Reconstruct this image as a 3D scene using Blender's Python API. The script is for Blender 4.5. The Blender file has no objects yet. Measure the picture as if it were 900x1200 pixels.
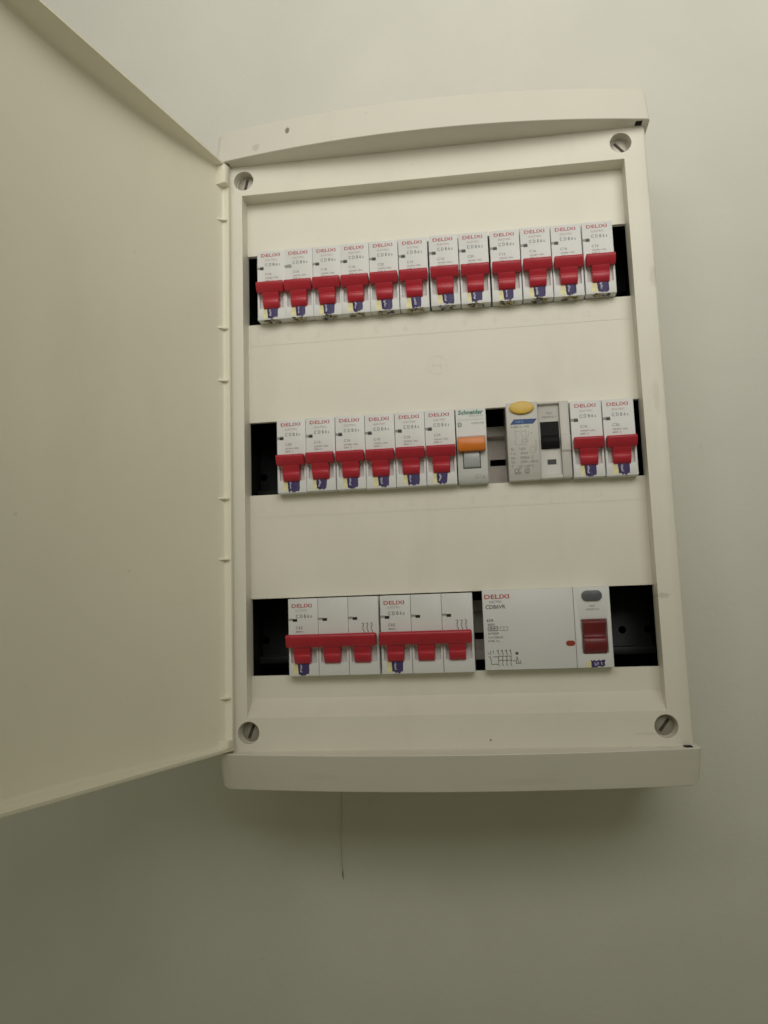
import bpy, bmesh, math, random
from mathutils import Matrix, Vector

# ------------------------------------------------------------------ scene, camera, world, lamps
S = bpy.context.scene
COL = S.collection
MM = 0.001          # everything below is written in millimetres: x right, d out of the wall (towards the viewer), z up

cam = bpy.data.cameras.new('camera')
cam_o = bpy.data.objects.new('camera', cam); COL.objects.link(cam_o)
cam.sensor_fit = 'HORIZONTAL'; cam.sensor_width = 36.0; cam.lens = 36.0 * 945 / 900
cam.clip_start = 0.01; cam.clip_end = 50
_R = ((0.99171066, 0.12429212, -0.03257965), (-0.04838302, 0.12632973, -0.99080769), (-0.11903381, 0.98417085, 0.13129617))
_C = (0.02161155, -0.46049330, -0.09707018)
cam_o.matrix_world = Matrix(((_R[0][0], -_R[1][0], -_R[2][0], _C[0]),
                             (_R[0][1], -_R[1][1], -_R[2][1], _C[1]),
                             (_R[0][2], -_R[1][2], -_R[2][2], _C[2]), (0, 0, 0, 1)))
S.camera = cam_o
cam.dof.use_dof = True; cam.dof.focus_distance = 0.37; cam.dof.aperture_fstop = 30

W = bpy.data.worlds.new('World'); S.world = W; W.use_nodes = True
bg = W.node_tree.nodes['Background']
bg.inputs[0].default_value = (0.97, 0.935, 0.60, 1); bg.inputs[1].default_value = 0.15

def area_lamp(name, loc, target, size, power, color, spread=180):
    l = bpy.data.lights.new(name, 'AREA'); l.shape = 'DISK'; l.size = size; l.energy = power; l.color = color; l.spread = math.radians(spread)
    o = bpy.data.objects.new(name, l); COL.objects.link(o)
    o.location = loc
    o.rotation_euler = (Vector(target) - Vector(loc)).to_track_quat('-Z', 'Y').to_euler()
    return o
area_lamp('ceiling_lamp', (0.19, -0.71, 0.50), (0.09, 0.0, 0.52), 0.78, 2.75, (1.0, 0.974, 0.90), 112)
area_lamp('side_lamp', (-0.27, -0.74, 0.42), (0.10, 0.0, 0.30), 0.20, 0.58, (1.0, 0.975, 0.93))

S.view_settings.view_transform = 'Standard'
try: S.view_settings.look = 'None'
except Exception: pass
S.view_settings.exposure = 0.0; S.view_settings.gamma = 1.0
S.view_settings.use_curve_mapping = False

# ------------------------------------------------------------------ materials
def new_mat(name):
    m = bpy.data.materials.new(name); m.use_nodes = True
    return m, m.node_tree.nodes, m.node_tree.links, m.node_tree.nodes['Principled BSDF']

def plastic(name, col, rough=0.45, mottle=0.06, mscale=40, bump=0.0, bscale=900, spec=0.4, grime=None, marks=()):
    """moulded plastic or paint: faint mottling, fine relief, optional grime colour and marks (x, z, rx, rz, strength) in mm"""
    m, N, L, P = new_mat(name)
    P.inputs['Roughness'].default_value = rough
    P.inputs['Specular IOR Level'].default_value = spec
    tc = N.new('ShaderNodeTexCoord')
    n1 = N.new('ShaderNodeTexNoise'); n1.inputs['Scale'].default_value = mscale; n1.inputs['Detail'].default_value = 5
    L.new(tc.outputs['Object'], n1.inputs['Vector'])
    ramp = N.new('ShaderNodeValToRGB')
    lo = tuple(c * (1 - mottle) for c in col); hi = tuple(min(1, c * (1 + mottle)) for c in col)
    ramp.color_ramp.elements[0].position = 0.3; ramp.color_ramp.elements[1].position = 0.7
    ramp.color_ramp.elements[0].color = (*lo, 1); ramp.color_ramp.elements[1].color = (*hi, 1)
    L.new(n1.outputs['Fac'], ramp.inputs['Fac'])
    last = ramp.outputs['Color']
    def mix(fac, color):
        nonlocal last
        mx = N.new('ShaderNodeMix'); mx.data_type = 'RGBA'
        L.new(fac, mx.inputs[0]); L.new(last, mx.inputs[6]); mx.inputs[7].default_value = (*color, 1)
        last = mx.outputs[2]
    if grime:
        gcol, gamt, gscale = grime
        mp = N.new('ShaderNodeMapping'); mp.inputs['Scale'].default_value = (1, 1, 0.45)
        L.new(tc.outputs['Object'], mp.inputs['Vector'])
        n2 = N.new('ShaderNodeTexNoise'); n2.inputs['Scale'].default_value = gscale; n2.inputs['Detail'].default_value = 8; n2.inputs['Roughness'].default_value = 0.65
        L.new(mp.outputs[0], n2.inputs['Vector'])
        mr = N.new('ShaderNodeMapRange'); mr.inputs['From Min'].default_value = 0.55; mr.inputs['From Max'].default_value = 0.8
        mr.inputs['To Min'].default_value = 0; mr.inputs['To Max'].default_value = gamt
        L.new(n2.outputs['Fac'], mr.inputs['Value'])
        mix(mr.outputs[0], gcol)
        n3 = N.new('ShaderNodeTexNoise'); n3.inputs['Scale'].default_value = 260; n3.inputs['Detail'].default_value = 2
        L.new(tc.outputs['Object'], n3.inputs['Vector'])
        mr3 = N.new('ShaderNodeMapRange'); mr3.inputs['From Min'].default_value = 0.72; mr3.inputs['From Max'].default_value = 0.80
        mr3.inputs['To Min'].default_value = 0; mr3.inputs['To Max'].default_value = 0.12
        L.new(n3.outputs['Fac'], mr3.inputs['Value'])
        mix(mr3.outputs[0], tuple(c * 0.5 for c in gcol))
    for (mx_, mz_, rx, rz, st, mc) in marks:
        sp = N.new('ShaderNodeMapping'); sp.vector_type = 'POINT'
        sp.inputs['Location'].default_value = (-mx_ * MM, 0, -mz_ * MM)
        L.new(tc.outputs['Object'], sp.inputs['Vector'])
        sc = N.new('ShaderNodeVectorMath'); sc.operation = 'MULTIPLY'; sc.inputs[1].default_value = (1000 / rx, 0, 1000 / rz)
        L.new(sp.outputs[0], sc.inputs[0])
        nz = N.new('ShaderNodeTexNoise'); nz.inputs['Scale'].default_value = 700; L.new(tc.outputs['Object'], nz.inputs['Vector'])
        ln = N.new('ShaderNodeVectorMath'); ln.operation = 'LENGTH'; L.new(sc.outputs[0], ln.inputs[0])
        ad = N.new('ShaderNodeMath'); ad.operation = 'ADD'; L.new(ln.outputs['Value'], ad.inputs[0]); L.new(nz.outputs['Fac'], ad.inputs[1])
        mr = N.new('ShaderNodeMapRange'); mr.inputs['From Min'].default_value = 1.1; mr.inputs['From Max'].default_value = 1.55
        mr.inputs['To Min'].default_value = st; mr.inputs['To Max'].default_value = 0
        L.new(ad.outputs[0], mr.inputs['Value']); mix(mr.outputs[0], mc)
    L.new(last, P.inputs['Base Color'])
    if bump:
        nb = N.new('ShaderNodeTexNoise'); nb.inputs['Scale'].default_value = bscale; nb.inputs['Detail'].default_value = 3
        L.new(tc.outputs['Object'], nb.inputs['Vector'])
        b = N.new('ShaderNodeBump'); b.inputs['Strength'].default_value = bump; b.inputs['Distance'].default_value = 0.0004
        L.new(nb.outputs['Fac'], b.inputs['Height']); L.new(b.outputs[0], P.inputs['Normal'])
    return m

def metal(name, col, rough=0.4):
    m, N, L, P = new_mat(name)
    P.inputs['Metallic'].default_value = 0.85; P.inputs['Roughness'].default_value = rough
    tc = N.new('ShaderNodeTexCoord'); n = N.new('ShaderNodeTexNoise'); n.inputs['Scale'].default_value = 300; n.inputs['Detail'].default_value = 4
    L.new(tc.outputs['Object'], n.inputs['Vector'])
    r = N.new('ShaderNodeValToRGB'); r.color_ramp.elements[0].color = (*[c * .75 for c in col], 1); r.color_ramp.elements[1].color = (*[min(1, c * 1.15) for c in col], 1)
    L.new(n.outputs['Fac'], r.inputs['Fac']); L.new(r.outputs[0], P.inputs['Base Color'])
    return m

GR = (0.33, 0.29, 0.20)
M_wall = plastic('wall_paint', (0.635, 0.625, 0.572), 0.75, 0.03, 14, 0.55, 260, 0.2, grime=((0.42, 0.39, 0.31), 0.10, 7))
M_cream = plastic('cream_plastic', (0.735, 0.71, 0.622), 0.42, 0.025, 22, 0.12, 1500, 0.4, grime=(GR, 0.16, 26),
                  marks=((116.5, -89.5, 4, 1.6, 0.35, (0.3, 0.27, 0.2)), (105, -161.5, 10, 0.9, 0.16, (0.3, 0.27, 0.2)),
                         (21, -163.5, 0.7, 0.7, 0.7, (0.1, 0.09, 0.07)), (124.5, 90, 2.5, 7, 0.25, (0.34, 0.31, 0.24)), (121, 20, 2, 12, 0.2, (0.36, 0.33, 0.25))))
M_cap = plastic('cream_plastic_cap', (0.70, 0.675, 0.60), 0.42, 0.02, 22, 0.12, 1500, 0.4, grime=(GR, 0.12, 26),
                marks=((-82.4, 194.8, 1.5, 3.0, 0.85, (0.16, 0.14, 0.11)), (-102, 186.3, 2.6, 3.2, 0.30, (0.3, 0.27, 0.2)),
                       (40, -183, 20, 2.2, 0.08, GR), (-70, -180, 12, 2.0, 0.07, GR)))
M_door = plastic('cream_plastic_door', (0.81, 0.78, 0.655), 0.40, 0.02, 12, 0.10, 1300, 0.4, grime=(GR, 0.10, 14))
M_white = plastic('white_breaker_plastic', (0.695, 0.70, 0.70), 0.40, 0.02, 60, 0.08, 1800, 0.4, grime=((0.45, 0.42, 0.34), 0.10, 60))
M_white2 = plastic('bright_breaker_plastic', (0.67, 0.675, 0.675), 0.38, 0.02, 60, 0.08, 1800, 0.4, grime=((0.45, 0.42, 0.34), 0.10, 60))
M_grey = plastic('grey_breaker_plastic', (0.55, 0.56, 0.545), 0.42, 0.03, 60, 0.08, 1800, 0.4, grime=((0.4, 0.37, 0.3), 0.12, 60))
M_pale = plastic('pale_grey_plastic', (0.57, 0.555, 0.525), 0.42, 0.03, 60, 0.08, 1800, 0.4, grime=((0.4, 0.37, 0.3), 0.12, 60))
M_drum = plastic('silver_grey_plastic', (0.40, 0.42, 0.43), 0.32, 0.05, 80, 0, spec=0.6)
M_red = plastic('red_toggle_plastic', (0.43, 0.020, 0.037), 0.38, 0.08, 120, 0.05, 1500, 0.5)
M_dred = plastic('dark_red_toggle_plastic', (0.15, 0.012, 0.016), 0.36, 0.08, 120, 0.05, 1500, 0.5)
M_led = plastic('red_indicator_plastic', (0.30, 0.045, 0.028), 0.3, 0.1, 300)
M_orange = plastic('orange_toggle_plastic', (0.70, 0.20, 0.025), 0.35, 0.06, 120, 0.05, 1500, 0.5)
M_yellow = plastic('yellow_button_plastic', (0.66, 0.43, 0.055), 0.35, 0.05, 150, 0.05, 1500, 0.5)
M_oval = plastic('slate_button_plastic', (0.10, 0.105, 0.12), 0.4, 0.12, 300, 0.1, 1500)
M_black = plastic('black_plastic', (0.005, 0.005, 0.006), 0.6, 0.2, 100, spec=0.2)
M_tray_shade = plastic('interior_shade_black', (0.010, 0.0105, 0.011), 0.55, 0.3, 60)  # black stands for the unlit inside of the box
M_carrier_shade = plastic('carrier_shade', (0.016, 0.017, 0.019), 0.5, 0.25, 90)  # dark tone imitates rail ends lying in shade
M_win = plastic('dark_window', (0.018, 0.015, 0.014), 0.4, 0.3, 400)
M_notch = plastic('grey_notch', (0.30, 0.295, 0.28), 0.5, 0.1, 400)
M_steel = metal('plated_steel', (0.62, 0.58, 0.52), 0.42)
M_screw = metal('screw_plating', (0.42, 0.40, 0.35), 0.55)
M_rail = plastic('rail_zinc', (0.74, 0.67, 0.61), 0.5, 0.06, 200)
M_slot = plastic('screw_slot_dark', (0.055, 0.045, 0.03), 0.7, 0.3, 500)  # dark tone of the screw slots
M_ink_red = plastic('red_ink', (0.46, 0.065, 0.075), 0.5, 0.2, 900)
M_ink_pink = plastic('faded_red_ink', (0.50, 0.33, 0.31), 0.5, 0.1, 900)
M_ink = plastic('dark_ink', (0.10, 0.10, 0.105), 0.5, 0.3, 900)
M_ink_grey = plastic('grey_ink', (0.19, 0.185, 0.18), 0.5, 0.2, 900)
M_ink_pale = plastic('pale_ink', (0.40, 0.395, 0.38), 0.5, 0.15, 900)
M_ink_green = plastic('green_ink', (0.03, 0.20, 0.13), 0.5, 0.2, 900)
M_ink_blue = plastic('blue_ink', (0.008, 0.05, 0.20), 0.45, 0.1, 500)
M_ink_lblue = plastic('light_blue_ink', (0.18, 0.30, 0.48), 0.45, 0.1, 500)
M_mould = plastic('moulded_mark', (0.715, 0.69, 0.60), 0.5, 0.05, 300)
M_st_yellow = plastic('sticker_yellow', (0.70, 0.65, 0.36), 0.4, 0.10, 350)
M_st_purple = plastic('sticker_purple', (0.048, 0.036, 0.125), 0.5, 0.45, 420, spec=0.3)
M_st_white = plastic('sticker_white', (0.42, 0.40, 0.52), 0.4, 0.25, 700)
M_st_gold = plastic('sticker_torn_gold', (0.45, 0.38, 0.17), 0.45, 0.55, 500)
M_st_dark = plastic('sticker_torn_dark', (0.05, 0.04, 0.03), 0.5, 0.5, 500)
M_thread = plastic('thread_fibre', (0.20, 0.17, 0.115), 0.9, 0.3, 900)

# ------------------------------------------------------------------ mesh helpers (mm)
def V(x, d, z): return (x * MM, -d * MM, z * MM)

def box(bm, x0, x1, d0, d1, z0, z1):
    prism_x(bm, [(d0, z0), (d1, z0), (d1, z1), (d0, z1)], x0, x1)

def _prism(bm, a, b):
    n = len(a)
    va = [bm.verts.new(p) for p in a]; vb = [bm.verts.new(p) for p in b]
    fs = [bm.faces.new(va), bm.faces.new(list(reversed(vb)))]
    for i in range(n):
        j = (i + 1) % n
        fs.append(bm.faces.new((va[i], vb[i], vb[j], va[j])))
    bmesh.ops.recalc_face_normals(bm, faces=fs)

def prism_x(bm, prof, x0, x1): _prism(bm, [V(x0, d, z) for d, z in prof], [V(x1, d, z) for d, z in prof])
def prism_z(bm, plan, z0, z1): _prism(bm, [V(x, d, z0) for x, d in plan], [V(x, d, z1) for x, d in plan])
def prism_d(bm, outl, d0, d1): _prism(bm, [V(x, d0, z) for x, z in outl], [V(x, d1, z) for x, z in outl])

def circle(cx, cz, rx, rz=None, n=32, ph=0):
    rz = rz or rx
    return [(cx + rx * math.cos(2 * math.pi * i / n + ph), cz + rz * math.sin(2 * math.pi * i / n + ph)) for i in range(n)]

def stadium(cx, cz, hw, hh, n=10):
    r = hh; pts = []
    for s in (1, -1):
        for i in range(n + 1):
            a = -math.pi / 2 + math.pi * i / n
            pts.append((cx + s * (hw - r) + s * r * math.cos(a), cz + s * r * math.sin(a)))
    return pts

def bevel(bm, off, seg=2, ang=30):
    es = [e for e in bm.edges if len(e.link_faces) == 2 and e.calc_face_angle(0) > math.radians(ang)]
    bmesh.ops.bevel(bm, geom=es, offset=off * MM, segments=seg, profile=0.5, affect='EDGES', clamp_overlap=True)

def to_mesh(name, bm, mat, smooth=35):
    me = bpy.data.meshes.new(name); bm.to_mesh(me); bm.free()
    me.materials.append(mat)
    if smooth:
        for p in me.polygons: p.use_smooth = True
        me.set_sharp_from_angle(angle=math.radians(smooth))
    return me

def link(name, me, parent=None, loc=None):
    o = bpy.data.objects.new(name, me); COL.objects.link(o)
    if parent: o.parent = parent
    if loc: o.location = V(*loc)
    return o

def part(name, bm, mat, parent=None, bev=0, seg=2, smooth=35, loc=None):
    if bev: bevel(bm, bev, seg)
    return link(name, to_mesh(name, bm, mat, smooth), parent, loc)

def BM(): return bmesh.new()

def boolean_cut(me, cutter_bm):
    """cut cutter out of mesh, return new mesh"""
    a = bpy.data.objects.new('cut_a', me); COL.objects.link(a)
    cm = bpy.data.meshes.new('cut_b'); cutter_bm.to_mesh(cm); cutter_bm.free()
    b = bpy.data.objects.new('cut_b', cm); COL.objects.link(b)
    md = a.modifiers.new('cut', 'BOOLEAN'); md.operation = 'DIFFERENCE'; md.solver = 'EXACT'; md.object = b; md.use_self = True
    bpy.context.view_layer.update()
    dg = bpy.context.evaluated_depsgraph_get()
    res = bpy.data.meshes.new_from_object(a.evaluated_get(dg))
    bpy.data.objects.remove(a); bpy.data.objects.remove(b)
    return res

def tag(o, label=None, cat=None, group=None, kind=None):
    if label: o['label'] = label
    if cat: o['category'] = cat
    if group: o['group'] = group
    if kind: o['kind'] = kind
    return o

def thing(name, label, cat, loc=(0, 0, 0), group=None):
    o = bpy.data.objects.new(name, None); COL.objects.link(o); o.location = V(*loc); o.empty_display_size = 0.01
    return tag(o, label, cat, group)

_tc = {}
def _glyphs(s, bold):
    k = (s, bold)
    if k not in _tc:
        cu = bpy.data.curves.new('lettering', 'FONT'); cu.body = s; cu.size = 1; cu.resolution_u = 2; cu.offset = bold
        o = bpy.data.objects.new('lettering', cu); COL.objects.link(o)
        bpy.context.view_layer.update()
        me = bpy.data.meshes.new_from_object(o.evaluated_get(bpy.context.evaluated_depsgraph_get()))
        vs = [(v.co.x, v.co.y) for v in me.vertices]; fs = [tuple(p.vertices) for p in me.polygons]
        bpy.data.objects.remove(o); bpy.data.curves.remove(cu); bpy.data.meshes.remove(me)
        xs = [v[0] for v in vs]; ys = [v[1] for v in vs]
        _tc[k] = (vs, fs, min(xs), max(xs), min(ys), max(ys))
    return _tc[k]

def text_mesh(name, lines, mat, d=7.1):
    """lines: (string, x_left, z_centre, width, height, bold, slant)"""
    verts, faces = [], []
    for (s, x, z, w, h, *r) in lines:
        bold = r[0] if r else 0.0; sl = r[1] if len(r) > 1 else 0
        vs, fs, x0, x1, y0, y1 = _glyphs(s, bold)
        b = len(verts)
        for vx, vy in vs:
            zz = (vy - y0) / (y1 - y0) * h - h / 2
            verts.append(V(x + (vx - x0) / (x1 - x0) * w + sl * zz, d, z + zz))
        faces += [tuple(i + b for i in f) for f in fs]
    me = bpy.data.meshes.new(name); me.from_pydata(verts, [], faces); me.materials.append(mat)
    return me

def strokes(bm, segs, w=0.3, d=7.1):
    """flat printed line segments (x0,z0,x1,z1)"""
    for (x0, z0, x1, z1) in segs:
        L = math.hypot(x1 - x0, z1 - z0) or 1; nx, nz = -(z1 - z0) / L * w / 2, (x1 - x0) / L * w / 2
        vs = [bm.verts.new(V(x, d, z)) for x, z in ((x0 + nx, z0 + nz), (x0 - nx, z0 - nz), (x1 - nx, z1 - nz), (x1 + nx, z1 + nz))]
        bm.faces.new(vs)

def sheet(bm, outl, d=7.1):
    bm.faces.new([bm.verts.new(V(x, d, z)) for x, z in outl])

# ------------------------------------------------------------------ setting
WALL = -70
bm = BM(); box(bm, -1500, 1500, WALL - 80, WALL, -1500, 1500)
tag(part('wall', bm, M_wall, smooth=0), kind='structure')

# ------------------------------------------------------------------ distribution box
R1, R2, R3 = 105.3, 0.0, -105.3
H = 22.1
box_t = thing('distribution_box', 'cream plastic wall distribution box with its hinged door swung open', 'distribution box')

# cover: frame face at d=11, recessed plate at d=0 with three openings
bm = BM(); box(bm, -126.4, 126.4, -10, 11, -186, 199); bevel(bm, 1.6, 3)
cover = bpy.data.meshes.new('cover'); bm.to_mesh(cover); bm.free()
bm = BM()
prism_x(bm, [(0, 161.6), (14, 161.6), (14, -152.2), (11, -149.6), (0, -140.3)], -113.7, 113.7)          # recess, sloping at the foot
cover = boolean_cut(cover, bm)
bm = BM()
box(bm, -122, 122, -20, -3, -182, 195)                                     # hollow back
for r in (R1, R2, R3): box(bm, -113.9, 113.9, -6, 2, r - H, r + H)         # openings
SCREWS = ((-112.6, 171.3, 14), (112.2, 171.6, -40), (112.9, -157.8, 38), (-113.0, -157.8, 22))
for x, z, a in SCREWS: prism_d(bm, circle(x, z, 6.1, n=40), 4.2, 20)
cover = boolean_cut(cover, bm)
bm = BM(); bm.from_mesh(cover)
bmesh.ops.remove_doubles(bm, verts=bm.verts, dist=1e-6)
bmesh.ops.dissolve_limit(bm, angle_limit=math.radians(0.5), verts=bm.verts, edges=bm.edges)
me = to_mesh('cover', bm, M_cream, 40)
cover_o = link('cover', me, box_t)
mod = cover_o.modifiers.new('edge', 'BEVEL'); mod.width = 0.45 * MM; mod.segments = 2; mod.limit_method = 'ANGLE'; mod.angle_limit = math.radians(40)
mod.use_clamp_overlap = True; mod.harden_normals = False

# back box behind the cover (four walls and floor)
bm = BM()
box(bm, -125.4, -122.5, WALL, -10.3, -185, 198); box(bm, 122.5, 125.4, WALL, -10.3, -185, 198)
box(bm, -122.4, 122.4, WALL, -10.3, -185, -182.1); box(bm, -122.4, 122.4, WALL, -10.3, 195.1, 198)
part('back_box', bm, M_cream, box_t)
bm = BM(); box(bm, -122.3, 122.3, WALL + 1, WALL + 4, -182, 195)
for r in (R1, R2, R3):
    box(bm, -122.3, 122.3, WALL + 4, WALL + 12, r + 45, r + 49)
    for x in (-118, -104, 103, 118): prism_d(bm, circle(x, r - 3, 2.6, n=12), WALL + 4, WALL + 24)
# side linings, black to paint in the shade of the interior
box(bm, -122.3, -120.8, WALL + 4, -4, -181, 194); box(bm, 120.8, 122.3, WALL + 4, -4, -181, 194)
part('shade_tray', bm, M_tray_shade, box_t, bev=0.3)

# moulded strips under the openings
def strip(rz, alpha_mat, n=12):
    z1, z0 = rz - H - 2.6, rz - H - 13.4
    bm = BM(); strokes(bm, [(-113, z0, 113, z0)], 0.35, 0.12)
    link('strip_line', to_mesh('strip_line', bm, alpha_mat, 0), cover_o)
    for i in range(n - 1):
        x = -97.1 + 17.65 * i
        bm = BM(); strokes(bm, [(x, z0 + .3, x, z1)], 0.3, 0.12)
        link('strip_divider', to_mesh('strip_divider', bm, alpha_mat, 0), cover_o)
    for i in range(n):
        t = str(i + 1); w = 1.5 if t == '1' else 2.2 * len(t)
        link('moulded_digit', text_mesh('moulded_digit', [(t, -105.9 + 17.65 * i - w / 2, rz - 30.9, w, 3.6)], alpha_mat, 0.12), cover_o)
strip(R1, M_mould); strip(R2, M_mould)
bm = BM()
pts = circle(0.2, 50, 5.6, n=28); strokes(bm, [(*pts[i], *pts[(i + 1) % 28]) for i in range(28)], 0.35, 0.12)
strokes(bm, [(-2.2, 46.8, -2.2, 53), (2.4, 46.8, 2.4, 53), (-2.2, 50, 2.4, 50)], 0.5, 0.12)
link('moulded_emblem', to_mesh('moulded_emblem', bm, M_mould, 0), cover_o)

# screws in their wells
for x, z, a in SCREWS:
    bm = BM(); prism_d(bm, circle(0, 0, 5.3, n=32), -4, 1.0); bevel(bm, 0.35, 2)
    so = link('cover_screw', to_mesh('cover_screw', bm, M_screw), box_t, (x, 4.2, z)); so.rotation_euler = (0, math.radians(a), 0)
    bm = BM(); box(bm, -0.85, 0.85, 0.2, 1.06, -4.0, 4.0)
    link('screw_slot', to_mesh('screw_slot', bm, M_slot, 0), so)

# arched end caps
def cap_depth(x): return 17.2 + 13.0 * (1 - (x / 128.3) ** 2)
def cap_mesh(z_in, z_out, x_end=128.3):
    """z_in: edge next to the door, z_out: far edge (rounded ends)"""
    sgn = 1 if z_out > z_in else -1
    xs = [-x_end, -x_end + .5, -x_end + 1.2, -x_end + 2.2, -x_end + 3.6, -x_end + 5]
    n = 30
    xs = xs + [-x_end + 5 + (2 * x_end - 10) * i / n for i in range(1, n)] + [-v for v in reversed(xs)]
    bm = BM(); rings = []
    for x in xs:
        e = x_end - abs(x); rr = 5.0
        dz = rr - math.sqrt(max(0, rr * rr - (rr - e) ** 2)) if e < rr else 0
        rd = 1.8
        dd = rd - math.sqrt(max(0, rd * rd - (rd - e) ** 2)) if e < rd else 0
        D = cap_depth(x) - dd; zo = z_out - sgn * dz
        b = 0.5; B = 1.6
        sl = 6.0 if sgn > 0 else 7.5                # the front leans back towards the far edge
        E = D - sl * (1 - dz / 20)
        prof = [(-9.5, z_in), (D - b, z_in), (D - .15, z_in + sgn * .15), (D, z_in + sgn * b),
                (E, zo - sgn * B), (E - .45, zo - sgn * .45), (E - B, zo), (-9.5, zo)]
        rings.append([bm.verts.new(V(x, d, z)) for d, z in prof])
    for a, b_ in zip(rings[:-1], rings[1:]):
        for i in range(len(a)):
            j = (i + 1) % len(a); bm.faces.new((a[i], a[j], b_[j], b_[i]))
    bm.faces.new(rings[0]); bm.faces.new(rings[-1])
    bmesh.ops.recalc_face_normals(bm, faces=bm.faces)
    me = bpy.data.meshes.new('cap'); bm.to_mesh(me); bm.free(); return me
for nm, zi, zo in (('top_cap', 180.6, 204.2), ('bottom_cap', -167.9, -188.4)):
    s = 1 if zo > zi else -1
    lo, hi = min(zi - s, zi + s * 3), max(zi - s, zi + s * 3); de = 16.4
    c = BM(); box(c, 120.4, 124.4, 11.4, de, lo, hi); box(c, -124.4, -120.4, 11.4, de, lo, hi)
    cm_ = boolean_cut(cap_mesh(zi, zo), c)
    bm = BM(); bm.from_mesh(cm_)
    co = part(nm, bm, M_cap, box_t, smooth=28)
    t_ = .2 if s > 0 else -.5
    bm = BM(); box(bm, 120.5, 124.3, 11.5, de - .1, min(zi + s * t_, zi + s * 2.9), max(zi + s * t_, zi + s * 2.9))
    link('slot_shade', to_mesh('slot_shade', bm, M_black, 0), co)  # black plug paints the darkness inside the cap's slot

# DIN rails, cut short to darken the side gaps; added carriers paint the shade
for r in (R1, R2, R3):
    bm = BM()
    zt, zb = r + 17.5, r - 17.5; xa, xb = -88.0, 86.0
    box(bm, xa, xb, -36, -35, r - 1.8, zt - 5); box(bm, xa, xb, -36, -35, zb + 5, r - 5.8)
    for i in range(7):
        x = xa + 28.2 * i; box(bm, x, x + 4.0, -36, -35, r - 5.8, r - 1.8)
    for z in (zt - 6, zb + 5): box(bm, xa, xb, -35, -29.5, z, z + 1)
    box(bm, xa, xb, -29.5, -28.5, zt - 6, zt); box(bm, xa, xb, -29.5, -28.5, zb, zb + 6)
    part('din_rail', bm, M_rail, box_t)
    for sx in (-1, 1):
        x0, x1 = min(sx * 86.5, sx * 120.5), max(sx * 86.5, sx * 120.5)
        bm = BM(); prism_x(bm, [(-52, r - 20), (-46, r - 20), (-46, r - 17.4), (-39, r - 17.4), (-39, r - 12.8), (-46, r - 12.8), (-46, r + 22), (-52, r + 22)], x0, x1)
        part('shade_carrier', bm, M_carrier_shade, box_t, bev=.5)

# door: a shallow arched tray, hinged on the left, swung out 105 degrees
ZB, ZT = -166.9, 179.8
DL = 240.0
def dw(s): return 5.4 + 12.8 * (1 - ((s - DL / 2) / (DL / 2)) ** 2)
n = 28
ss = [DL * i / n for i in range(n + 1)]
outer = [(0, 0)] + [(s, dw(s)) for s in ss] + [(DL, 0)]
t = 1.9
inner = [(t, -3)] + [(min(max(s, t), DL - t), dw(min(max(s, t), DL - t)) - t) for s in ss] + [(DL - t, -3)]
bm = BM(); prism_z(bm, outer, ZB, ZT)
es = [e for e in bm.edges if len(e.link_faces) == 2 and e.calc_face_angle(0) > math.radians(40)]
bmesh.ops.bevel(bm, geom=es, offset=0.5 * MM, segments=2, affect='EDGES', clamp_overlap=True)
dm = bpy.data.meshes.new('door'); bm.to_mesh(dm); bm.free()
c = BM(); prism_z(c, inner, ZB + t, ZT - t)
bevel(c, 1.5, 3, 60)
dm = boolean_cut(dm, c)
bm = BM(); bm.from_mesh(dm)
door = part('door', bm, M_door, box_t, smooth=30, loc=(-120.4, 13.4, 0))
door.rotation_euler = (0, 0, math.radians(-105.5))
# strengthening ribs along the hinge edge
for z in (144.5, 76.5, 44.5, -25.5, -60.5, -138.0):
    bm = BM(); prism_z(bm, [(t - .2, 0.6), (t - .2, dw(3) - t), (7.5, dw(7.5) - t + .3), (t + 1.2, 0.7)], z - 0.5, z + 0.5)
    part('rib', bm, M_door, door, bev=0.12)
bm = BM(); prism_z(bm, [(0.4, 0.2), (0.4, 4.5), (7.5, 5.2), (7.5, -1.0), (5.6, -1.6), (3.0, -1.2)], 166.0, 177.6); part('hinge_block', bm, M_door, door, bev=0.4)
bm = BM(); prism_z(bm, [(0.4, 0.2), (0.4, 4.5), (7.5, 5.2), (7.5, -0.6), (3.0, -0.8)], -165.0, -160.5); part('hinge_block', bm, M_door, door, bev=0.4)
bm = BM(); box(bm, DL - 7, DL - 2.2, -5.0, -0.6, 0, 14); part('latch', bm, M_door, door, bev=0.5)

# ------------------------------------------------------------------ breakers
rnd = random.Random(7)
FACE = 7.0
def toggle_stem(bm, cx, w0, w1, z0=-5.0, zoff=0):
    prof = [(3.5, z0), (11.4, z0), (10.9, -7.0), (9.7, -8.6), (9.2, -9.8), (10.1, -10.5), (10.0, -12.4), (9.2, -14.2), (7.9, -15.3), (3.5, -15.3)]
    def wz(z): return w0 + (w1 - w0) * (z - z0) / (-15.2 - z0)
    _prism(bm, [V(cx - wz(z) / 2, d, z + zoff) for d, z in prof], [V(cx + wz(z) / 2, d, z + zoff) for d, z in prof])

def bar_prof(zt, zb, dn=14.0):
    return [(7.6, zt - .2), (11.6, zt + .15), (13.2, zt), (dn, zt - .9), (dn - .5, zt - 2.6), (dn - 1.9, zb + 1.0), (dn - 2.8, zb + .1), (7.6, zb + .3)]

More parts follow.
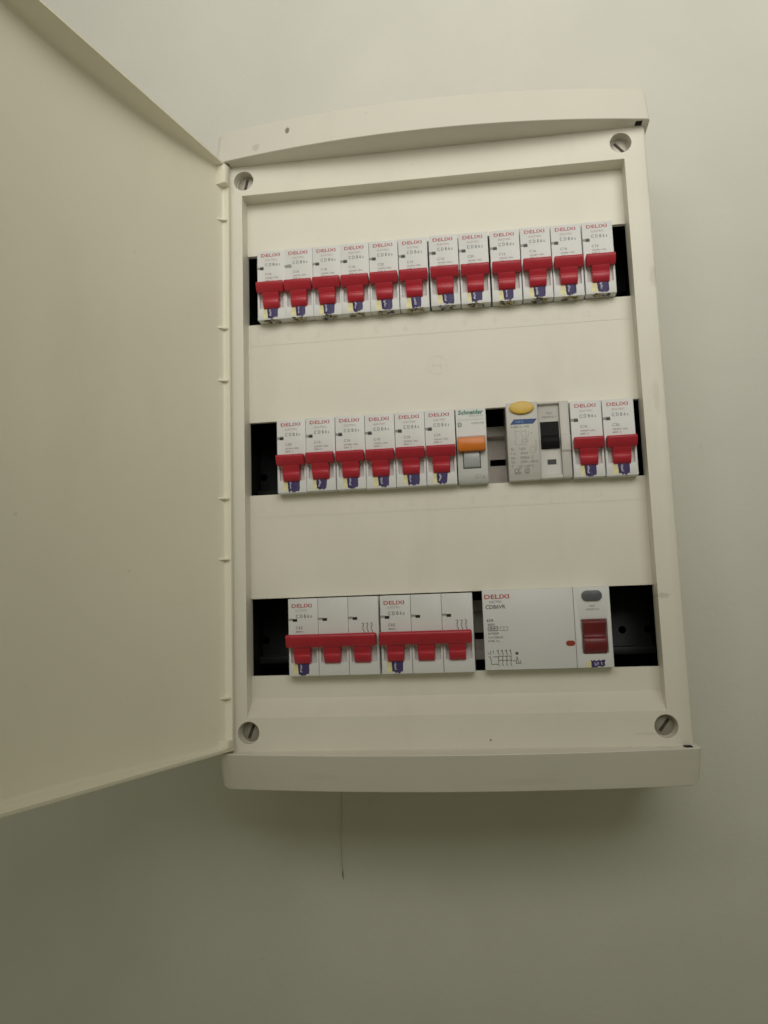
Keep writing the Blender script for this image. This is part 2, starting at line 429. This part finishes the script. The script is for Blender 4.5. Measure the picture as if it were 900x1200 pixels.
def pole_mesh(name, w, mat, bev):
    """one pole: nose with a dip each side of the toggle, wider back part behind the cover"""
    zt, zb = 21.6, -21.9
    bm = BM(); prism_x(bm, [(FACE, zt), (FACE, zb), (-22, zb), (-22, zb - 18), (-48, zb - 18), (-48, zt + 18), (-22, zt + 18), (-22, zt)], -w / 2, w / 2)
    me = bpy.data.meshes.new(name); bm.to_mesh(me); bm.free()
    c = BM(); prism_x(c, [(8, -5.5), (7, -5.5), (5.2, -7.5), (4.4, -14.2), (7, -14.7), (8, -14.7)], -w / 2 + 1.3, w / 2 - 1.3)
    me = boolean_cut(me, c)
    bm = BM(); bm.from_mesh(me); bevel(bm, bev, 2, 35)
    return to_mesh(name, bm, mat)

def sticker_set(seed, x0=-4.8, zt=-14.75, zb=-21.0, spill=True):
    """torn inspection sticker: yellow edge, purple field with a pale streak, ragged scrap below"""
    r = random.Random(seed)
    j = lambda a: r.uniform(-a, a)
    xm, x1 = x0 + 2.4 + j(.35), x0 + 8.9 + j(.7)
    out = []
    bm = BM(); sheet(bm, [(x0 + j(.3), zt + j(.1)), (xm + .3, zt), (xm + .3, zb + .4 + j(.4)), (x0 + .9 + j(.3), zb + j(.4)), (x0 + j(.3), zb + 1.0 + j(.5))], 7.08)
    out.append(('sticker', bm, M_st_yellow))
    bm = BM()                                    # purple field, slightly curled
    n = 8; top, bot = [], []; lean = j(.45)
    for i in range(n + 1):
        u = i / n; x = xm + (x1 - xm) * u; cur = 7.14 + 0.5 * math.sin(math.pi * u)
        top.append(bm.verts.new(V(x, cur, zt - .1 + j(.14))))
        bot.append(bm.verts.new(V(x + lean + (0.5 - u) * .3, cur - .2, zb + .1 + j(.7) + 1.2 * (abs(u - .45)) ** 2)))
    for i in range(n): bm.faces.new((top[i], top[i + 1], bot[i + 1], bot[i]))
    out.append(('purple_field', bm, M_st_purple))
    bm = BM()
    pts = []; x = xm + 1.5 + j(.3); k = 7
    for i in range(k): pts.append((x + lean * i / k + j(.35), zt - .9 - (zt - zb - 2.2) * i / (k - 1)))
    d_ = 7.75
    for i in range(k - 1):
        w = r.uniform(.6, 1.3)
        vs = [bm.verts.new(V(a, d_, b)) for a, b in ((pts[i][0], pts[i][1]), (pts[i][0] + w, pts[i][1] + j(.2)), (pts[i + 1][0] + w, pts[i + 1][1] + .15), (pts[i + 1][0], pts[i + 1][1] + .15))]
        bm.faces.new(vs)
    out.append(('pale_script', bm, M_st_white))
    if spill:                                    # scraps curling round the lower edge
        for mat, nm, cnt in ((M_st_gold, 'torn_scrap', 12), (M_st_dark, 'torn_scrap', 8), (M_st_white, 'torn_scrap', 4)):
            bm = BM()
            for i in range(cnt):
                cx = r.uniform(x0 + .6, x1 + .4); cd = r.uniform(2.2, 7.4); cz = -21.6 + (cd - 7.3) * .06 - r.uniform(.1, .9); a = r.uniform(.6, 1.7)
                vs = [bm.verts.new(V(cx + a * math.cos(q) + j(.3), cd + a * math.sin(q) * .9, cz + j(.45))) for q in (0.3, 1.8, 3.3, 4.9)]
                bm.faces.new(vs)
            out.append((nm, bm, mat))
    return out
STK = []
for q in range(7):
    STK.append([(nm, to_mesh(nm, b, m, 0)) for nm, b, m in sticker_set(100 + q, zb=-21.0 - (q % 3) * .25, spill=True)])
STK_FLAT = []
for q in range(4):
    STK_FLAT.append([(nm, to_mesh(nm, b, m, 0)) for nm, b, m in sticker_set(200 + q, zb=-21.2, spill=False)])
def put_sticker(meshes, parent, dx=0, dz=0):
    s = link(meshes[0][0], meshes[0][1], parent, (dx, 0, dz))
    for nm, me in meshes[1:]: link(nm, me, s)

# shared meshes of the one-pole breaker
ME_body = pole_mesh('body', 17.2, M_white, 0.3)
ME_pole = pole_mesh('pole_body', 17.12, M_white2, 0.25)
bm = BM(); prism_x(bm, bar_prof(-0.2, -6.3), -8.0, 8.4); bevel(bm, 0.45, 3, 50)
bm2 = BM(); toggle_stem(bm2, 0.1, 10.3, 9.4); bevel(bm2, 0.35, 2, 40)
tmp = bpy.data.meshes.new('t'); bm2.to_mesh(tmp); bm2.free(); bm.from_mesh(tmp); bpy.data.meshes.remove(tmp)
ME_tog = to_mesh('toggle', bm, M_red)
bm = BM(); box(bm, -6.9, -4.6, 6.5, 7.1, 9.7, 11.3); ME_win = to_mesh('indicator_window', bm, M_win, 0)
bm = BM(); box(bm, -8.62, -6.9, 6.5, 7.07, 10.0, 11.5); box(bm, -6.9, -4.7, 6.5, 7.07, 11.3, 11.8); ME_notch = to_mesh('indicator_groove', bm, M_notch, 0)
ME_brand = text_mesh('brand_lettering', [('DELIXI', -6.1, 18.8, 11.6, 2.0, 0.012)], M_ink_red)
ME_elec = text_mesh('maker_lettering', [('ELECTRIC', -3.4, 15.8, 7.0, 1.15)], M_ink_pink)
ME_model = text_mesh('model_lettering', [('C D B 6 s', -3.6, 12.8, 9.0, 1.95, 0.0)], M_ink)
def rating(rt): return text_mesh('rating_lettering', [(rt, -3.7, 6.9, 3.8, 1.55), ('230/400V~ 50Hz', -3.7, 4.4, 8.2, 0.95), ('6000  3', -3.7, 2.7, 4.4, 1.0)], M_ink_grey)
RT = {r: rating(r) for r in ('C16', 'C10', 'C20')}
bm = BM(); box(bm, -7.6, -4.3, 7.1, 7.35, 9.9, 11.2); ME_glint = to_mesh('indicator_window', bm, M_notch, 0)  # pale plate painted in as a glint over one window

def one_pole(cx, rz, label, rt, k, dz=0, dd=0, tilt=0, flat=False, win=True):
    o = thing('circuit_breaker', label, 'circuit breaker', (cx, dd, rz + dz), 'single-pole breakers with red toggles')
    o.rotation_euler = (0, math.radians(tilt), 0)
    link('body', ME_body, o); link('toggle', ME_tog, o, (0, rnd.uniform(-.3, .2), rnd.uniform(-.15, .15)))
    link('indicator_window', ME_win if win else ME_glint, o); link('indicator_groove', ME_notch, o)
    link('brand_lettering', ME_brand, o); link('maker_lettering', ME_elec, o); link('model_lettering', ME_model, o)
    link('rating_lettering', RT[rt], o)
    put_sticker((STK_FLAT[k % 4] if flat else STK[k % 7]), o, rnd.uniform(-.3, .3), rnd.uniform(-.25, .15))
    return o

ORD = ['first', 'second', 'third', 'fourth', 'fifth', 'sixth', 'seventh', 'eighth', 'ninth', 'tenth', 'eleventh', 'twelfth']
edges1 = [-105.9, -88.9, -71.6, -54.5, -37.2, -19.6, -1.8, 16.2, 34.4, 52.1, 69.7, 87.6, 105.9]
r1 = ['C16', 'C16', 'C10', 'C16', 'C20', 'C16', 'C16', 'C20', 'C16', 'C16', 'C16', 'C16']
for i in range(12):
    a, b = edges1[i], edges1[i + 1]
    cx = (a + 8.62) if i not in (6,) else (a + b) / 2
    if i == 11: lab = 'red-toggle single-pole breaker at the right end of the top row, beside the dark gap'
    elif i == 0: lab = 'red-toggle single-pole breaker at the left end of the top row, nearest the door hinge'
    else: lab = 'red-toggle single-pole breaker, %s from the left in the top row of twelve' % ORD[i]
    one_pole(cx, R1, lab, r1[i], i, rnd.uniform(-.25, .25), rnd.uniform(-.3, .2), rnd.uniform(-.25, .25), win=(i != 1))
edges2 = [-95.3, -77.9, -60.3, -42.9, -25.4, -8.0]
r2 = ['C20', 'C16', 'C16', 'C10', 'C16', 'C10']
for i in range(6):
    lab = ('red-toggle single-pole breaker at the left end of the middle row, beside the dark gap' if i == 0 else
           'red-toggle single-pole breaker touching the orange-toggle one in the middle row' if i == 5 else
           'red-toggle single-pole breaker, %s of the six on the left of the middle row' % ORD[i])
    one_pole(edges2[i] + 8.65, R2 - .6, lab, r2[i], i + 3, rnd.uniform(-.2, .2), rnd.uniform(-.3, .2), rnd.uniform(-.2, .2), flat=True)
one_pole(74.3 + 8.6, R2 - .6, 'red-toggle single-pole breaker just right of the yellow-button device in the middle row', 'C16', 5, 0.1, 0, .1, flat=True)
one_pole(92.0 + 8.6, R2 - .6, 'red-toggle single-pole breaker at the right end of the middle row', 'C20', 6, -.1, 0.2, -.2, flat=True)

# three-pole breakers
def three_pole(cx, label, k, seed):
    o = thing('three_pole_breaker', label, 'circuit breaker', (cx, 0, R3 - .4), 'three-pole breakers in the bottom row')
    for p in range(3):
        x0 = -25.95 + 17.3 * p
        po = link('pole_body', ME_pole, o, (x0 + 8.65, 0, 0))
        bm = BM(); box(bm, -6.05, -3.45, 6.5, 7.1, 8.6, 10.2); link('indicator_window', to_mesh('indicator_window', bm, M_win, 0), po)
        bm = BM(); box(bm, -8.59, -6.05, 6.5, 7.07, 9.2, 10.5); link('indicator_groove', to_mesh('indicator_groove', bm, M_notch, 0), po)
    bm = BM(); prism_x(bm, bar_prof(1.3, -6.0, 14.4), -26.4, 24.9); bevel(bm, 1.0, 3, 50)
    tg = part('toggle_bar', bm, M_red, o)
    for p in range(3):
        bm = BM(); toggle_stem(bm, -17.7 + 17.15 * p, 9.8, 8.9, zoff=.2); bevel(bm, .35, 2, 40)
        part('toggle_stem', bm, M_red, tg)
    link('brand_lettering', text_mesh('brand_lettering', [('DELIXI', -23.8, 17.5, 11.6, 2.1, 0.015)], M_ink_red), o)
    link('maker_lettering', text_mesh('maker_lettering', [('ELECTRIC', -21.6, 14.9, 7.0, 1.15)], M_ink_pale), o)
    link('model_lettering', text_mesh('model_lettering', [('C D B 6 s', -21.4, 11.6, 9.2, 2.0, 0.005)], M_ink), o)
    link('rating_lettering', text_mesh('rating_lettering', [('C63', -21.6, 5.2, 3.8, 1.6), ('400V~', -21.6, 2.9, 4.6, 1.1)], M_ink), o)
    bm = BM()
    for i in range(3):
        x = 16.4 + 2.4 * i
        strokes(bm, [(x, 6.6, x + 1, 6.6), (x + 1, 6.6, x + .9, 5.0), (x + .2, 5.2, x + 1.0, 4.2), (x + .2, 4.0, x + 1.1, 2.2), (x + 1.1, 2.4, x + 1.1, 1.4)], .35)
    link('circuit_symbol', to_mesh('circuit_symbol', bm, M_ink, 0), o)
    put_sticker(STK_FLAT[k], o, -18.2, 0)
three_pole(-64.3, 'three-pole breaker with long red toggle bar, left one of the bottom row pair', 1, 1)
three_pole(-11.4, 'three-pole breaker with long red toggle bar beside the wide leakage breaker', 2, 2)

# breaker with the orange toggle
o = thing('orange_toggle_breaker', 'grey-white single-pole breaker with orange toggle and green lettering', 'circuit breaker', (18.5, 0, R2))
bm = BM()
prism_x(bm, [(FACE, 20.9), (FACE, -17.0), (6.4, -20.6), (4.8, -22.6), (-22, -22.6), (-22, 20.9)], -8.6, 8.5)
box(bm, -8.6, 8.5, -48, -22.01, -40, 39); bevel(bm, .4, 2, 40); body = part('body', bm, M_grey, o)
bm = BM(); box(bm, -8.61, 8.51, 7.0, 7.25, 4.6, 20.7); bevel(bm, .1, 1); part('label_plate', bm, M_white, o)
bm = BM(); prism_x(bm, [(7.2, 3.2), (10.8, 3.4), (12.4, 2.4), (12.9, 0), (12.4, -3.4), (11.3, -4.6), (7.2, -4.6)], -7.9, 7.6); bevel(bm, .6, 3, 50); part('toggle', bm, M_orange, o)
bm = BM(); prism_x(bm, [(5, -4.4), (8.6, -4.4), (8.9, -7.5), (8.5, -10.5), (7.6, -13.4), (5, -13.4)], -4.9, 3.9); bevel(bm, .25, 2, 40); part('toggle_drum', bm, M_drum, o)
bm = BM()
for x0, x1, z0, z1 in ((-5.5, -5.0, -13.9, -4.4), (4.0, 4.5, -13.9, -4.4), (-5.5, 4.5, -14.2, -13.6)): box(bm, x0, x1, 6.8, 7.04, z0, z1)
part('drum_gap', bm, M_win, o, smooth=0)
bm = BM()
for z in (-6.2, -7.6, -9.0, -10.4, -11.8):
    box(bm, -7.6, -6.2, 6.9, 7.12, z, z + .6); box(bm, 5.4, 6.8, 6.9, 7.12, z, z + .6)
part('grip_ridge', bm, M_grey, o)
link('brand_lettering', text_mesh('brand_lettering', [('Schneider', -7.1, 18.6, 14.2, 2.7, 0.03, .12)], M_ink_green, 7.35), o)
link('maker_lettering', text_mesh('maker_lettering', [('Electric', -.5, 16.4, 7.4, 1.1)], M_ink_pale, 7.35), o)
bm = BM(); strokes(bm, [(-7.6, 14.2, 7.2, 14.2)], .2, 7.35)
link('print_rule', to_mesh('print_rule', bm, M_ink_pale, 0), o)
link('model_lettering', text_mesh('model_lettering', [('OSMC32N', .2, 12.0, 7.0, 1.0)], M_ink_grey, 7.35), o)
bm = BM(); p = circle(-6.4, 11.5, .95, 1.2, 14); strokes(bm, [(*p[i], *p[(i + 1) % 14]) for i in range(14)], .35, 7.35); strokes(bm, [(-7.3, 12.6, -7.3, 10.2), (-6.6, 12.0, -6.0, 11.0)], .3, 7.35)
link('print_symbol', to_mesh('print_symbol', bm, M_ink, 0), o)
link('rating_lettering', text_mesh('rating_lettering', [('C16', 1.2, -18.7, 5.4, 2.1)], M_ink_pale, 6.95), o)

# residual current device with the yellow button
o = thing('residual_current_breaker', 'grey two-module breaker with yellow oval test button and black toggle', 'circuit breaker', (56.0, 0, R2))
bm = BM()
prism_x(bm, [(FACE + .6, 22.4), (FACE + .6, -17.6), (6.4, -19.4), (5.6, -22.2), (-22, -22.2), (-22, 22.4)], -17.5, 0.2)
prism_x(bm, [(FACE + .2, 21.9), (FACE + .2, 20.6), (5.0, 20.2), (5.0, -19.8), (FACE, -20.4), (FACE, -22.2), (-22, -22.2), (-22, 21.9)], 0.21, 12.3)
prism_x(bm, [(FACE + .2, 21.9), (FACE + .2, 3.0), (FACE + 1.2, 2.0), (FACE + 1.2, -6.6), (FACE + .2, -7.6), (FACE + .2, -20.0), (6.2, -22.2), (-22, -22.2), (-22, 21.9)], 12.31, 17.5)
box(bm, -17.5, 17.5, -48, -22.01, -40, 39)
bevel(bm, .4, 2, 40); part('body', bm, M_pale, o)
bm = BM()
prism_d(bm, circle(-8.6, 19.0, 6.9, 3.7, 40), 6.0, 9.4); bevel(bm, .7, 3, 50); part('test_button', bm, M_yellow, o)
bm = BM(); prism_d(bm, [(-15.5, 9.6), (-0.4 - 2.2, 9.6), (-0.4, 12.4), (-13.3, 12.6)], 7.5, 7.72)
bl = part('blue_banner', bm, M_ink_blue, o, smooth=0)
link('banner_lettering', text_mesh('banner_lettering', [('NB1L', -12.4, 11.0, 4.6, 1.4)], M_ink_lblue, 7.8), bl)
bm = BM(); box(bm, 1.3, 11.7, 4.4, 5.15, -5.1, 10.7); part('toggle_well', bm, M_black, o, smooth=0)
bm = BM(); prism_x(bm, [(4.5, 3.0), (7.5, 1.5), (8.6, -1.0), (7.6, -4.4), (4.5, -5.0)], 1.8, 11.5); bevel(bm, .4, 2, 40); part('toggle', bm, M_black, o)
bm = BM(); box(bm, 4.3, 9.2, 4.4, 5.12, -14.0, -11.1); part('indicator_window', bm, M_win, o, smooth=0)
link('test_lettering', text_mesh('test_lettering', [('TEST', 5.0, 15.6, 3.6, 1.1), ('MONTHLY', 2.6, 13.4, 8.0, 1.2)], M_ink_grey, 5.1), o)
link('model_lettering', text_mesh('model_lettering', [('NB1L-40', -15.0, 8.2, 10.0, 1.3)], M_ink_grey, 7.7), o)
link('data_lettering', text_mesh('data_lettering', [('In', -15.6, -4.5, 1.6, 1.4), ('16A', -11.0, -4.5, 3.4, 1.5), ('I n', -15.7, -7.0, 2.2, 1.3), ('30mA', -10.6, -7.0, 4.2, 1.3),
     ('Im', -15.8, -9.6, 2.0, 1.4), ('3000A  C', -10.8, -9.6, 7.4, 1.5), ('Un', -15.9, -12.0, 2.0, 1.4), ('230V~ 50Hz', -10.8, -12.0, 9.8, 1.4),
     ('T', -15.9, -14.5, 1.2, 1.4), ('-25 + 40°C', -12.4, -14.5, 9.0, 1.4)], M_ink_grey, 7.7), o)
bm = BM()
for cx in (-13.2, -11.4):
    p = [(cx + 1.1 * math.cos(math.radians(a)), -17.0 + 1.2 * math.sin(math.radians(a))) for a in range(60, 301, 30)]
    strokes(bm, [(*p[i], *p[i + 1]) for i in range(len(p) - 1)], .34, 7.7)
strokes(bm, [(-12.3, -17.0, -11.2, -17.0)], .34, 7.7)
p = circle(-7.4, -17.0, 1.3, n=16); strokes(bm, [(*p[i], *p[(i + 1) % 16]) for i in range(16)], .28, 7.7); strokes(bm, [(-8.2, -17.4, -6.6, -16.6), (-8.1, -16.5, -6.7, -17.5)], .25, 7.7)
link('approval_mark', to_mesh('approval_mark', bm, M_ink_grey, 0), o)
bm = BM()
for x in (-13.0, -9.4): strokes(bm, [(x, 6.4, x, 4.0), (x, 4.0, x + 1.0, 1.4), (x, .8, x, -2.2), (x, 5.6, x + 2.4, 5.6)], .28, 7.7)
strokes(bm, [(-7, 6.6, -7, -2.0), (-5.6, 5.6, -5.6, 2.6), (-7, 2.6, -5.6, 2.6), (-13.0, -2.2, -7, -2.0), (-4.6, 4.2, -3.2, 4.2), (-3.9, 4.9, -3.9, 3.5)], .28, 7.7)
p = circle(-7.6, .2, 1.7, .9, 14); strokes(bm, [(*p[i], *p[(i + 1) % 14]) for i in range(14)], .26, 7.7)
p = circle(-3.6, -5.2, 1.5, 1.9, 14); strokes(bm, [(*p[i], *p[(i + 1) % 14]) for i in range(14)], .26, 7.7)
strokes(bm, [(-1.6, 0, -1.6, -6)], .4, 7.7)
link('circuit_symbol', to_mesh('circuit_symbol', bm, M_ink_pale, 0), o)

# wide leakage breaker in the bottom row
o = thing('leakage_breaker', 'wide white leakage breaker with grey oval button and dark red toggle', 'circuit breaker', (54.4, 0, R3))
bm = BM(); box(bm, -34.4, 15.0, -22, FACE + .3, -21.6, 21.9); box(bm, -34.4, 15.0, -48, -22.01, -40, 40); bevel(bm, .4, 2); part('body', bm, M_white2, o)
bm = BM(); prism_x(bm, [(FACE, 21.9), (FACE, -21.6), (-22, -21.6), (-22, -40), (-48, -40), (-48, 40), (-22, 40), (-22, 21.9)], 15.15, 34.6)
me = bpy.data.meshes.new('switch_module'); bm.to_mesh(me); bm.free()
c = BM(); prism_x(c, [(8, 4.6), (7, 4.6), (5.0, 3.6), (4.2, -13.4), (7, -14.2), (8, -14.2)], 18.4, 32.2)
me = boolean_cut(me, c)
bm = BM(); bm.from_mesh(me); bevel(bm, .3, 2, 35); part('switch_module', bm, M_white2, o)
bm = BM(); prism_d(bm, stadium(25.0, 17.2, 5.5, 2.8), 6.5, 8.4); bevel(bm, .5, 2, 50); part('test_button', bm, M_oval, o)
bm = BM(); prism_x(bm, [(3.5, 4.0), (9.2, 4.2), (10.6, 3.0), (10.2, 1.0), (8.0, -2.6), (8.2, -5.0), (10.0, -5.8), (10.6, -8.5), (9.8, -11.5), (7.8, -13.9), (3.5, -13.9)], 19.2, 31.4); bevel(bm, .45, 2, 40)
tg = part('toggle', bm, M_dred, o)
link('toggle_lettering', text_mesh('toggle_lettering', [('ON', 24.4, -8.6, 4.2, 2.2)], M_dred, 10.72), tg)
bm = BM(); prism_d(bm, stadium(12.2, -8.2, 2.5, 1.45, 5), 6.9, 7.6); bevel(bm, .15, 1, 50); part('indicator_lamp', bm, M_led, o)
d = 7.4
link('brand_lettering', text_mesh('brand_lettering', [('DELIXI', -33.2, 18.4, 13.6, 2.4, 0.02)], M_ink_red, d), o)
link('maker_lettering', text_mesh('maker_lettering', [('ELECTRIC', -30.6, 15.6, 7.0, 1.2)], M_ink_grey, d), o)
link('model_lettering', text_mesh('model_lettering', [('CDB6VR', -32.8, 12.8, 11.0, 2.2, 0.015)], M_ink, d), o)
link('data_lettering', text_mesh('data_lettering', [('63A', -32.5, 5.5, 3.8, 1.7, .01), ('400V', -32.2, 3.1, 4.2, 1.4), ('In=63A', -31.9, -1.6, 5.8, 1.4), ('I n=100mA', -31.9, -3.8, 8.0, 1.4), ('t<0.1s', -32.2, -5.8, 6.2, 1.3)], M_ink, d), o)
bm = BM()
strokes(bm, [(-31.9, 1.9, -26.6, 1.9), (-31.9, -.2, -26.6, -.2), (-31.9, 1.9, -31.9, -.2), (-26.6, 1.9, -26.6, -.2), (-31.3, .85, -27.2, .85), (-30.3, 1.6, -30.3, 0), (-28.6, 1.6, -28.6, 0)], .4, d)
strokes(bm, [(-25.4, 1.7, -21.2, 1.7), (-25.4, -.2, -21.2, -.2), (-25.4, 1.7, -25.4, -.2), (-21.2, 1.7, -21.2, -.2), (-23.3, 1.7, -23.3, -.2)], .22, d)
link('rating_symbol', to_mesh('rating_symbol', bm, M_ink_grey, 0), o)
bm = BM()
for i in range(4):
    x = -27.0 + 2.25 * i
    strokes(bm, [(x, -10.6, x, -12.4), (x - .1, -12.2, x + .6, -13.6), (x, -14.2, x, -18.0), (x - .5, -18.2, x + .4, -19.4), (x - .7, -10.9, x - .2, -11.7)], .32, d)
strokes(bm, [(-27.0, -14.2, -19.8, -14.2), (-27.0, -16.4, -19.4, -16.4), (-32.6, -12.0, -32.2, -13.0), (-31.2, -11.2, -31.2, -13.2), (-32.5, -14.4, -31.4, -14.4), (-31.4, -14.4, -31.0, -17.0), (-31.0, -18.4, -27.4, -18.4), (-31.0, -17.0, -31.0, -18.4),
             (-30.0, -14.4, -27.0, -14.4), (-19.2, -16.8, -17.6, -16.8), (-17.0, -14.6, -17.6, -18.2), (-17.0, -14.6, -16.0, -18.2), (-17.8, -18.2, -15.0, -18.2), (-15.2, -16.6, -15.0, -18.2), (-29.8, -11.0, -29.6, -12.4)], .3, d)
p = circle(-16.9, -12.8, .9, n=10); sheet(bm, p, d)
link('circuit_symbol', to_mesh('circuit_symbol', bm, M_ink, 0), o)
link('test_lettering', text_mesh('test_lettering', [('TEST', 23.3, 11.5, 3.2, 1.0), ('MONTHLY', 21.8, 9.7, 7.0, 1.1)], M_ink_grey, 7.1), o)
bm = BM(); sheet(bm, [(20.2, -18.1), (22.4, -18.0), (22.6, -21.4), (20.4, -21.5)], 7.06); st = link('sticker', to_mesh('sticker', bm, M_st_yellow, 0), o)
bm = BM(); sheet(bm, [(22.5, -17.2), (23.2, -18.0), (24.2, -17.5), (25.4, -18.1), (26.6, -17.4), (27.6, -18.0), (29.0, -17.4), (30.2, -17.6), (29.6, -19.0), (29.8, -20.6), (28.0, -21.3), (26.8, -20.8), (25.0, -21.5), (22.6, -21.4)], 7.1)
link('purple_field', to_mesh('purple_field', bm, M_st_purple, 0), st)
bm = BM(); strokes(bm, [(24.4, -18.8, 24.8, -20.6), (26.0, -18.6, 26.4, -20.0), (27.8, -18.6, 28.2, -20.2), (25.3, -20.4, 26.0, -19.0)], .5, 7.14); link('pale_script', to_mesh('pale_script', bm, M_st_white, 0), st)

# loose thread hanging against the wall under the box
bm = BM(); pr = None; k = 22; rt = random.Random(3)
for i in range(k + 1):
    u = i / k; x = -76.2 - .3 * u + .5 * math.sin(u * 7) * (0.4 + u) + rt.uniform(-.12, .12); z = -186 - 74 * u
    ring = [bm.verts.new(V(x + (.09 + (.30 if i == k - 1 else 0)) * math.cos(a), WALL + 1.1 + .2 * math.sin(a), z)) for a in (0, 1.57, 3.14, 4.71)]
    if pr:
        for q in range(4): bm.faces.new((pr[q], pr[(q + 1) % 4], ring[(q + 1) % 4], ring[q]))
    pr = ring
tag(part('hanging_thread', bm, M_thread), 'thin dark thread hanging on the wall below the box', 'thread')
